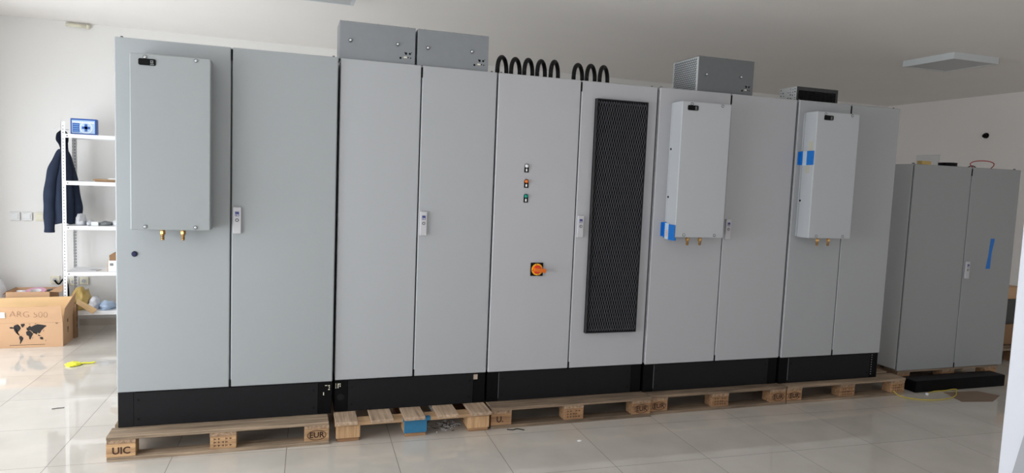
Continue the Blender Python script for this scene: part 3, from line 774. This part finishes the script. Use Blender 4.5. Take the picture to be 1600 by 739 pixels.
# floor things at right
bm = new(); slab(bm, [(6.25, -.10, .0005), (6.60, -.13, .0005), (6.68, -.27, .0005), (6.45, -.38, .0005), (6.17, -.33, .0005)], (0, 0, .003)); tag(obj('cardboard_sheet', bm, mat('cardboard_dull', (128, 108, 92), .85, var=.1), origin=(6.4, -.2, 0)), 'flat brown cardboard sheet on the floor before the black plinth rail', 'cardboard')
bm = new(); tube(bm, smoothpath([(5.70, -.09, .045), (5.735, -.125, .012), (5.80, -.19, .006), (5.932, -.249, .006), (6.106, -.251, .006), (6.26, -.20, .006), (6.37, -.12, .0098), (6.43, -.075, .0098), (6.40, -.064, .0098), (6.30, -.072, .007), (6.19, -.066, .006), (6.10, -.09, .006)], 7), .004, seg=8)
tag(obj('cable', bm, 'cable_yellow', origin=(6.0, -.2, 0)), 'thin yellow cable looping on the floor at the right pallet end', 'cable')
bm = new(); blob(bm, (6.05, -.11, .0005), (.014, .01, .008), 3); tag(obj('plastic_scrap', bm, 'film', origin=(6.05, -.11, 0)), 'tiny white plastic scrap beside the yellow cable', 'scrap')
bm = new()
for k in range(70):
    x = random.gauss(1.97, .07); y = random.gauss(.03, .06); a = random.uniform(0, pi); l = random.uniform(.008, .035)
    if 1.80 < x < 2.045 and y > -.10:
        tube(bm, [(x, y, .0015), (x + l * cos(a) * .5, y + l * sin(a) * .5, .004), (x + l * cos(a), y + l * sin(a), .0022)], .0019, seg=5, mi=random.choice((0, 0, 1)))
tag(obj('wire_clippings', bm, ['film', 'lcd_dark'], origin=(1.95, 0, 0)), 'scattered wire clippings on the floor under the blue-blocked pallet', 'clippings', kind='stuff')
bm = new(); blob(bm, (2.72, -.42, .0005), (.014, .008, .004), 5); tag(obj('paper_scrap', bm, 'paper', origin=(2.72, -.42, 0)), 'tiny white paper scrap on bare floor before the grille', 'scrap')
bm = new(); tube(bm, smoothpath([(2.32, -.135, .004), (2.36, -.15, .004), (2.39, -.138, .004), (2.43, -.17, .004)], 4), .003, seg=6); tag(obj('cable_offcut', bm, 'black', origin=(2.37, -.15, 0)), 'short black cable offcut on the floor before the pallet block marked U', 'scrap')
bm = new(); blob(bm, (-.735, 2.0, .0005), (.05, .06, .014), 11); tube(bm, smoothpath([(-.70, 2.0, .006), (-.66, 2.01, .012), (-.62, 2.02, .008), (-.585, 2.03, .012)], 5), .007, seg=8)
tag(obj('yellow_wrapper', bm, 'yellow', origin=(-.72, 2.0, 0)), 'crumpled yellow plastic strip on the bright floor left of the cabinets', 'wrapper')
bm = new(); tube(bm, smoothpath([(-.57, .87, .003), (-.54, .88, .003), (-.50, .885, .003)], 4), .0025, seg=6); tag(obj('cable_offcut', bm, 'lcd_dark', origin=(-.54, .88, 0)), 'tiny dark offcut on the bright floor at lower left', 'scrap')

# ------------------------------------------------------------------ shelf, jacket and first-aid kit
SX0, SX1, SY0, SY1 = -1.085, -0.09, 3.05, 3.42
sh = thing('shelving_unit', ((SX0 + SX1) / 2, (SY0 + SY1) / 2, 0), 'white perforated-steel shelving unit half hidden behind the left cabinet', 'shelf')
for (x, y, sx, sy) in ((SX0, SY0, 1, 1), (SX0, SY1, 1, -1), (SX1, SY0, -1, 1), (SX1, SY1, -1, -1)):
    bm = new(); L = .035; th = .003
    box(bm, min(x, x + sx * L), max(x, x + sx * L), min(y, y + sy * th), max(y, y + sy * th), .0005, 2.03)
    box(bm, min(x, x + sx * th), max(x, x + sx * th), min(y, y + sy * L), max(y, y + sy * L), .0005, 2.03)
    for k in range(66):
        z = .04 + k * .03
        if sy > 0: disc(bm, (x + sx * .017, y + .0001, z), (0, -1, 0), .0048, seg=8, mi=1)
        else: disc(bm, (x + sx * .017, y - th + .0001, z), (0, -1, 0), .0048, seg=8, mi=1)
        disc(bm, (x + sx * (th - .0001), y + sy * .019, z), (sx, 0, 0), .0048, seg=8, mi=1)
    obj('upright', bm, ['shelf', 'hole'], sh)
SZ = [1.92, 1.481, 1.06, .621, .243]
for z in SZ:
    bm = new(); box(bm, SX0 + .004, SX1 - .004, SY0 + .004, SY1 - .004, z - .004, z); box(bm, SX0 + .003, SX1 - .003, SY0 - .002, SY0 + .001, z - .036, z, bev=.0008, seg=1)
    box(bm, SX0 + .004, SX1 - .004, SY1 - .006, SY1 - .004, z - .036, z - .004)
    for xx in (SX0 + .05,):
        disc(bm, (xx, SY0 - .002, z - .018), (0, -1, 0), .006, seg=10, mi=1)
    obj('shelf_board', bm, ['shelf', 'hole'], sh)
bm = new(); tube(bm, [(SX0 + .01, SY0 + .2, 1.965), (SX0 - .06, SY0 + .2, 1.965), (SX0 - .10, SY0 + .2, 1.955), (SX0 - .115, SY0 + .2, 1.975)], .004, seg=8); obj('coat_hook', bm, 'shelf', sh)

# first-aid kit
kx0, kx1, ky, kz = -1.018, -.806, 3.09, SZ[0] + .0005
t = thing('first_aid_kit', ((kx0 + kx1) / 2, ky + .04, kz), 'blue first-aid box with a cross, on top shelf of the white unit', 'first-aid kit')
bm = new(); box(bm, kx0, kx1, ky, ky + .08, kz, kz + .148, bev=.004); bx_ = obj('case', bm, 'kit_blue', t)
bm = new(); e = .0006
box(bm, kx0 + .012, kx1 - .012, ky - e, ky + .0002, kz + .012, kz + .132, mi=0)
box(bm, kx0 + .018, kx0 + .075, ky - 2 * e, ky, kz + .02, kz + .105, mi=1)
box(bm, kx0 + .016, kx1 - .014, ky - 2 * e, ky, kz + .108, kz + .118, mi=2)
for k in range(4): box(bm, kx0 + .022, kx0 + .068, ky - 3 * e, ky, kz + .026 + k * .02, kz + .036 + k * .02, mi=3)
ccx, ccz = kx0 + .128, kz + .064
disc(bm, (ccx, ky - e, ccz), (0, -1, 0), .052, seg=32, mi=2, h=.001)
disc(bm, (ccx, ky - 2 * e, ccz), (0, -1, 0), .046, seg=32, mi=0, h=.001)
box(bm, ccx - .012, ccx + .012, ky - .0028, ky - .001, ccz - .034, ccz + .034, mi=4); box(bm, ccx - .034, ccx + .034, ky - .0028, ky - .001, ccz - .012, ccz + .012, mi=4)
obj('front_print', bm, ['kit_pale', 'kit_blue', 'paper', 'kit_mid', 'kit_blue'], t, 'pale print with blue cross')

# things on the shelves
def lump(name, c, s, seed, m, label, cat, group=None, amp=.25):
    bm = new(); blob(bm, c, s, seed, amp=amp, flat=False); return tag(obj(name, bm, m, origin=c), label, cat, group)
bm = new(); box(bm, -.835, -.55, 3.15, 3.36, SZ[1] + .0005, SZ[1] + .012, mi=0); tag(obj('cardboard_sheet', bm, 'card', origin=(-.7, 3.25, SZ[1])), 'lower brown board lying on second shelf from top', 'board')
bm = new(); box(bm, -.85, -.56, 3.13, 3.35, SZ[1] + .0125, SZ[1] + .026); tag(obj('wooden_board', bm, 'wood_lx', origin=(-.7, 3.25, SZ[1] + .013)), 'pale thin board on top of the brown board, second shelf', 'board')
bm = new(); box(bm, -.72, -.55, 3.12, 3.33, SZ[1] + .0265, SZ[1] + .036); tag(obj('paper_stack', bm, 'paper', origin=(-.65, 3.2, SZ[1] + .027)), 'white papers topmost on the boards, second shelf', 'paper')
lump('plastic_bag', (-.965, 3.19, SZ[2] + .0005), (.034, .07, .062), 21, 'film', 'clear crumpled bag on middle shelf right of the jacket', 'bag', amp=.42)
lump('plastic_bag', (-.893, 3.22, SZ[2] + .0005), (.026, .08, .03), 22, 'film', 'flat clear bag beside the crumpled bag on middle shelf', 'bag')
bm = new(); box(bm, -.865, -.805, 3.12, 3.19, SZ[2] + .0005, SZ[2] + .036, bev=.002); tag(obj('small_box', bm, 'paper', origin=(-.835, 3.15, SZ[2])), 'small white box in the middle of the middle shelf', 'box')
lump('cable_bundle', (-.755, 3.2, SZ[2] + .0005), (.05, .06, .025), 23, 'lcd', 'grey cable bundle on middle shelf right of the small white box', 'cable')
lump('plastic_bag', (-.64, 3.2, SZ[2] + .0005), (.05, .07, .035), 24, 'film', 'clear bag on middle shelf nearest the grey cabinet', 'bag')
bm = new(); slab(bm, [(-.90, 3.12, SZ[3] + .0005), (-.82, 3.1, SZ[3] + .0005), (-.80, 3.2, SZ[3] + .0005), (-.88, 3.22, SZ[3] + .0005)], (0, 0, .006)); tag(obj('paper_sheet', bm, 'diffuser', origin=(-.85, 3.15, SZ[3])), 'small paper leaflet on the second lowest shelf', 'paper')
bx0 = -.722
bm = new(); box(bm, bx0, bx0 + .16, 3.09, 3.2, SZ[3] + .0005, SZ[3] + .105, bev=.002); box(bm, bx0 + .02, bx0 + .05, 3.0892, 3.0902, SZ[3] + .055, SZ[3] + .08, mi=1); box(bm, bx0 - .0008, bx0, 3.09, 3.2, SZ[3] + .0005, SZ[3] + .105, mi=2); box(bm, bx0 - .0008, bx0 + .006, 3.0892, 3.0902, SZ[3] + .001, SZ[3] + .104, mi=2)
tag(obj('small_box', bm, ['paper', 'lcd', 'card'], origin=(bx0, 3.15, SZ[3])), 'white and brown box on second lowest shelf against the cabinet edge', 'box')
bm = new(); z = SZ[3] + .1055; slab(bm, [(bx0 + .015, 3.1, z), (bx0 + .12, 3.1, z), (bx0 + .12, 3.1, z + .075), (bx0 + .05, 3.1, z + .075), (bx0 + .012, 3.1, z + .05)], (0, .08, 0)); tag(obj('small_box', bm, 'card_dark', origin=(bx0, 3.15, z)), 'small brown carton standing on the white and brown box', 'box')
lump('wrapped_parcel', (-.975, 3.2, SZ[4] + .0005), (.075, .10, .12), 31, 'wrap_yellow', 'yellow wrapped parcels heaped on the lowest shelf behind the cartons', 'parcel', amp=.35)
lump('plastic_bag', (-.855, 3.19, SZ[4] + .0005), (.042, .08, .07), 32, 'film', 'clear bag on lowest shelf between yellow parcels and blue bag', 'bag', amp=.35)
lump('plastic_bag', (-.745, 3.17, SZ[4] + .0005), (.06, .085, .045), 33, 'film_blue', 'bluish plastic bag on the lowest shelf next to the cabinet', 'bag', amp=.35)

# jacket on the hook
t = thing('hanging_jacket', (SX0 - .06, SY0 + .24, 1.96), 'dark navy hooded jacket hanging from the left side of the shelving unit', 'jacket')
rows = [(1.955, -1.145, -1.105, .02), (1.92, -1.175, -1.082, .05), (1.86, -1.18, -1.08, .06), (1.825, -1.162, -1.085, .045), (1.79, -1.15, -1.085, .042), (1.70, -1.17, -1.075, .055), (1.58, -1.215, -1.06, .075), (1.45, -1.24, -1.055, .085), (1.30, -1.255, -1.05, .09), (1.18, -1.255, -1.045, .09), (1.07, -1.26, -1.05, .085)]
def fold_loft(bm, rows, yc, seg=36, nf=5, amp=.16):
    # interpolate rows smoothly
    P = smoothpath([(r[1], r[2], r[0]) for r in rows], 5); Dp = smoothpath([(r[3], 0, 0) for r in rows], 5)
    rings = []
    for i, (p, d) in enumerate(zip(P, Dp)):
        cx, hw = (p[0] + p[1]) / 2, (p[1] - p[0]) / 2; u = i / (len(P) - 1); ring = []
        for k in range(seg):
            a = 2 * pi * k / seg; f = 1 + amp * min(1, u * 2) * sin(nf * a + 1.5 * sin(3 * u) + .8)
            ring.append(bm.verts.new((cx + hw * cos(a) * (1 + (f - 1) * .35), yc + d[0] * sin(a) * f, p[2] + .012 * u * sin(4 * a))))
        rings.append(ring)
    for A, B in zip(rings, rings[1:]):
        for k in range(seg):
            f = bm.faces.new((A[k], A[(k + 1) % seg], B[(k + 1) % seg], B[k])); f.smooth = True
    bm.faces.new(rings[0]); bm.faces.new(rings[-1][::-1])
yj = SY0 + .215
bm = new(); fold_loft(bm, rows[3:], yj); obj('coat_body', bm, 'navy', t)
bm = new(); fold_loft(bm, rows[:5], yj - .01, nf=3, amp=.1); obj('hood', bm, 'navy_dark', t, 'almost black hood')
bm = new(); tube(bm, smoothpath([(-1.135, yj - .03, 1.77), (-1.172, yj - .045, 1.66), (-1.205, yj - .065, 1.5), (-1.225, yj - .07, 1.3), (-1.228, yj - .065, 1.12), (-1.232, yj - .06, .985)], 6), lambda u: .022 + .020 * min(1, u * 3.2) + .008 * sin(pi * u) + .003 * sin(26 * u), seg=14); obj('sleeve', bm, 'navy', t)
bm = new(); tube(bm, smoothpath([(-1.11, yj + .03, 1.76), (-1.085, yj + .05, 1.62), (-1.06, yj + .06, 1.42), (-1.035, yj + .06, 1.25), (-1.03, yj + .05, 1.14), (-1.06, yj + .04, 1.07)], 6), lambda u: .020 + .020 * min(1, u * 3.2) + .008 * sin(pi * u) + .003 * sin(22 * u), seg=14); obj('sleeve', bm, 'navy', t)

# ------------------------------------------------------------------ cartons on the floor at left
TH = .005
def panel(bm, pts, n, mi=0): slab(bm, pts, Vector(n) * TH, mi)
# front carton with printed map
fx0, fx1, fy0, fy1, fz = -1.62, -.987, 2.665, 2.965, .222
t = thing('open_carton', ((fx0 + fx1) / 2, (fy0 + fy1) / 2, 0), 'large open brown carton with printed world map, at left edge of floor', 'box', 'open cartons on the floor')
bm = new()
box(bm, fx0, fx1, fy0, fy0 + TH, .0005, fz); box(bm, fx0, fx1, fy1 - TH, fy1, .0005, fz)
box(bm, fx0, fx0 + TH, fy0 + TH, fy1 - TH, .0005, fz); box(bm, fx1 - TH, fx1, fy0 + TH, fy1 - TH, .0005, fz); box(bm, fx0 + TH, fx1 - TH, fy0 + TH, fy1 - TH, .0005, .006)
obj('carton_body', bm, 'card', t)
bm = new(); panel(bm, [(fx0 + .004, fy0, fz + .001), (fx1 - .002, fy0, fz + .001), (fx1 - .01, fy0 - .004, .372), (-1.28, fy0 - .01, .362), (fx0 + .004, fy0 - .004, .378)], (0, 1, 0)); ff = obj('flap', bm, 'card', t)
bm = new(); panel(bm, [(fx1, fy0 + .002, fz + .001), (fx1, fy1 - .002, fz + .001), (fx1 + .035, fy1 - .02, .452), (fx1 + .012, fy0 + .03, .345)], (-1, 0, 0)); sf = obj('flap', bm, 'card', t)
bm = new(); panel(bm, [(fx0 + .004, fy1, fz + .001), (fx1 - .002, fy1, fz + .001), (fx1 - .01, fy1 + .03, .40), (fx0 + .004, fy1 + .03, .392)], (0, -1, 0)); obj('flap', bm, 'card_in', t)
# map print
def mp(px, py): return (-1.393 + (px - 75) / 335 * .28, fy0 - .0008, .219 - (py - 432) / 163 * .184)
LANDS = [[(75, 460), (95, 457), (110, 462), (118, 447), (150, 437), (160, 445), (156, 456), (172, 455), (178, 470), (165, 488), (150, 500), (146, 515), (160, 523), (168, 530), (155, 525), (135, 508), (120, 490), (112, 470), (98, 472), (80, 470)],
 [(175, 437), (212, 433), (215, 445), (195, 465), (185, 460), (188, 447)],
 [(162, 533), (180, 530), (200, 548), (195, 560), (183, 578), (172, 595), (166, 590), (170, 570), (160, 548)],
 [(222, 500), (245, 488), (262, 492), (280, 508), (290, 515), (277, 535), (262, 562), (252, 558), (248, 535), (228, 525)],
 [(232, 488), (228, 475), (245, 460), (260, 450), (270, 460), (300, 448), (330, 440), (370, 445), (410, 452), (408, 460), (385, 468), (375, 482), (365, 490), (352, 510), (340, 515), (330, 508), (318, 522), (305, 505), (295, 515), (280, 500), (262, 488), (245, 482)],
 [(345, 548), (365, 542), (380, 550), (378, 565), (355, 562)], [(328, 522), (348, 528), (360, 538), (335, 534)], [(378, 497), (388, 482), (384, 500)], [(226, 472), (232, 462), (236, 472)], [(279, 552), (285, 540), (284, 554)], [(399, 576), (407, 565), (405, 577)], [(300, 436), (318, 433), (312, 440)], [(248, 438), (266, 436), (256, 442)]]
bm = new()
for L_ in LANDS: poly(bm, [mp(*p) for p in L_])
bmesh.ops.triangulate(bm, faces=bm.faces)
for k in range(46):
    x = -1.393 + k * .0058; box(bm, x, x + .004, fy0 - .0008, fy0 - .0002, .0225 + (k % 3) * .0005, .0268 + (k % 2) * .001)
box(bm, -1.045, -1.022, fy0 - .0008, fy0 - .0002, .214, .218); box(bm, -1.035, -1.032, fy0 - .0008, fy0 - .0002, .207, .214)
obj('map_print', bm, 'print', t, 'black printed world map')
bm = new(); text_into(bm, 'ARG 500', .078, front(-1.245, fy0 - .0066, .297, -.045), bold=-.0022); obj('handwriting', bm, 'ink', ff, 'handwritten letters', recalc=False)
bm = new(); slab(bm, [(-1.60, fy0 - .0072, .275), (-1.423, fy0 - .0072, .272), (-1.423, fy0 - .0094, .322), (-1.60, fy0 - .0094, .325)], (0, .001, 0)); obj('address_label', bm, 'paper', ff, 'white address label')
bm = new(); xx = fx1 + .0003
box(bm, xx, xx + .0006, 2.80, 2.822, .195, .225); box(bm, xx, xx + .0006, 2.80, 2.83, .12, .132); box(bm, xx, xx + .0006, 2.80, 2.83, .136, .15); box(bm, xx, xx + .0006, 2.806, 2.826, .10, .112)
obj('side_print', bm, 'print', t)
# carton with tape rolls behind it
gx0, gx1, gy0, gy1, gz = -1.56, -1.21, 3.1, 3.38, .428
t = thing('open_carton', ((gx0 + gx1) / 2, (gy0 + gy1) / 2, 0), 'open brown carton holding tape rolls, behind the map carton', 'box', 'open cartons on the floor')
bm = new()
box(bm, gx0, gx1, gy0, gy0 + TH, .0005, gz); box(bm, gx0, gx1, gy1 - TH, gy1, .0005, gz)
box(bm, gx0, gx0 + TH, gy0 + TH, gy1 - TH, .0005, gz); box(bm, gx1 - TH, gx1, gy0 + TH, gy1 - TH, .0005, gz); box(bm, gx0 + TH, gx1 - TH, gy0 + TH, gy1 - TH, .0005, .006); box(bm, gx0 + .006, gx1 - .006, gy0 + .006, gy1 - .006, .36, .364)
obj('carton_body', bm, 'card', t)
bm = new(); panel(bm, [(gx1 + .001, gy0 + .01, gz), (gx1 + .001, gy1 - .01, gz), (gx1 + .09, gy1 - .04, gz + .05), (gx1 + .09, gy0 + .02, gz - .01)], (0, 0, 1)); obj('flap', bm, 'card', t)
bm = new(); panel(bm, [(gx0 - .001, gy0 + .01, gz), (gx0 - .001, gy1 - .01, gz), (gx0 - .035, gy1 - .03, gz - .03), (gx0 - .035, gy0 + .03, gz - .03)], (0, 0, 1)); obj('flap', bm, 'card_dark', t)
def roll(cx, cy, cz, R_, r_, w, m, label, tilt):
    bm = new(); n = 32; ax = Vector((0, sin(tilt), cos(tilt))); u = Vector((1, 0, 0)); v = ax.cross(u); C = Vector((cx, cy, cz))
    def P(r, a, h): return C + u * r * cos(a) + v * r * sin(a) + ax * h
    for k in range(n):
        a0, a1 = 2 * pi * k / n, 2 * pi * (k + 1) / n
        for (r0, h0, r1, h1, mi) in ((R_, 0, R_, w, 0), (R_, w, r_, w, 0), (r_, w, r_, 0, 1), (r_, 0, R_, 0, 0)):
            poly(bm, [P(r0, a0, h0), P(r0, a1, h0), P(r1, a1, h1), P(r1, a0, h1)], mi)
    bmesh.ops.remove_doubles(bm, verts=bm.verts, dist=1e-5)
    tag(obj('tape_roll', bm, [m, 'paper'], origin=C), label, 'tape', 'tape rolls in the open carton')
roll(-1.345, 3.195, .38, .082, .045, .048, M['pink'], 'pink tape roll lying on top in the open carton', -.25)
roll(-1.48, 3.28, .375, .055, .03, .04, M['film'], 'clear tape roll left of the pink roll in the open carton', .2)
bm = new(); box(bm, -1.255, -1.22, 3.18, 3.24, .3645, .436, bev=.004); tag(obj('glue_tube', bm, 'lcd_dark', origin=(-1.24, 3.2, .365)), 'dark small pack at the right side inside the open carton', 'pack')
# third carton with sideways flap
hx0, hx1, hy0, hy1, hz = -1.135, -.965, 2.985, 3.045, .33
t = thing('open_carton', ((hx0 + hx1) / 2, (hy0 + hy1) / 2, 0), 'narrow brown carton with a flap sticking out to the right, by shelf foot', 'box', 'open cartons on the floor')
bm = new(); box(bm, hx0, hx1, hy0, hy0 + TH, .0005, hz); box(bm, hx0, hx1, hy1 - TH, hy1, .0005, hz); box(bm, hx0, hx0 + TH, hy0 + TH, hy1 - TH, .0005, hz); box(bm, hx1 - TH, hx1, hy0 + TH, hy1 - TH, .0005, hz); box(bm, hx0 + TH, hx1 - TH, hy0 + TH, hy1 - TH, .0005, .006)
box(bm, hx1, hx1 + .0006, hy0 + .015, hy0 + .028, .16, .2, mi=1); box(bm, hx1, hx1 + .0006, hy0 + .015, hy0 + .03, .1, .13, mi=1)
obj('carton_body', bm, ['card_dark', 'print'], t)
bm = new(); panel(bm, [(hx1 + .001, hy0 + .004, hz), (hx1 + .001, hy1 - .004, hz + .03), (-.795, hy1 - .03, .262), (-.825, hy0 - .02, .232)], (0, 0, 1)); obj('flap', bm, 'card_in', t)
# white bag at the far left
lump('plastic_bag', (-1.735, 3.3, .0005), (.12, .12, .35), 41, 'film', 'white plastic bag standing behind the cartons at the left edge', 'bag', amp=.18)
# black cable down the wall
bm = new(); tube(bm, smoothpath([(-1.285, yb(-1.28) - .02, .47), (-1.24, yb(-1.2) - .06, .44), (-1.2, yb(-1.2) - .04, .49), (-1.17, yb(-1.2) - .03, .42), (-1.165, yb(-1.2) - .03, .2)], 6), .008, seg=8)
tag(obj('power_cable', bm, 'black', origin=(-1.2, 3.5, .45)), 'black power cable bent on the wall behind the tape carton', 'cable')

# ------------------------------------------------------------------ light
def area(name, loc, rot, sx, sy, power, col):
    l = bpy.data.lights.new(name, 'AREA'); l.shape = 'RECTANGLE'; l.size = sx; l.size_y = sy; l.energy = power; l.color = col
    o = bpy.data.objects.new(name, l); COL.objects.link(o); o.location = loc; o.rotation_euler = rot
    return o
PW = (215, 110, 65, 52)
for k, (p0, p1) in enumerate(LW):
    if PW[k]: area('daylight_left', (XL - T - .1, (p0 + p1) / 2, (WZ0 + WZ1) / 2), (0, radians(-90), 0), WZ1 - WZ0 + .3, p1 - p0 + .3, PW[k], (.93, .97, 1.0))
for k, (p0, p1) in enumerate(FW):
    if PW[2 + k]: area('daylight_front', ((p0 + p1) / 2, YF - T - .1, (FZ0 + FZ1) / 2), (radians(90), 0, 0), p1 - p0 + .3, FZ1 - FZ0 + .3, PW[2 + k], (.97, .98, 1.0))  # right-hand front lamp is added fill, not a known window
w = bpy.data.worlds.new('daylight'); SC.world = w; w.use_nodes = True
nt = w.node_tree; bg = nt.nodes['Background']
bg.inputs[0].default_value = (.9, .95, 1, 1); bg.inputs[1].default_value = 0.3

# ------------------------------------------------------------------ camera
cam = bpy.data.cameras.new('camera'); co = bpy.data.objects.new('camera', cam); COL.objects.link(co)
cam.sensor_fit = 'HORIZONTAL'; cam.sensor_width = 36.0; cam.lens = 36.0 * 1060.7 / 1600; cam.clip_start = .05
yaw, pit, rol = .3224, -.0829, .0406
fw = Vector((sin(yaw) * cos(pit), cos(yaw) * cos(pit), sin(pit))); rt = Vector((cos(yaw), -sin(yaw), 0)); up = rt.cross(fw)
rt2 = cos(rol) * rt + sin(rol) * up; up2 = -sin(rol) * rt + cos(rol) * up
R3 = Matrix((rt2, up2, -fw)).transposed()
co.matrix_world = Matrix.Translation((.9091, -4.3005, 1.6582)) @ R3.to_4x4()
SC.camera = co
SC.view_settings.view_transform = 'Standard'
SC.view_settings.look = 'None'
SC.view_settings.exposure = 0.0
SC.cycles.use_denoising = True
SC.cycles.max_bounces = 10
SC.cycles.diffuse_bounces = 6
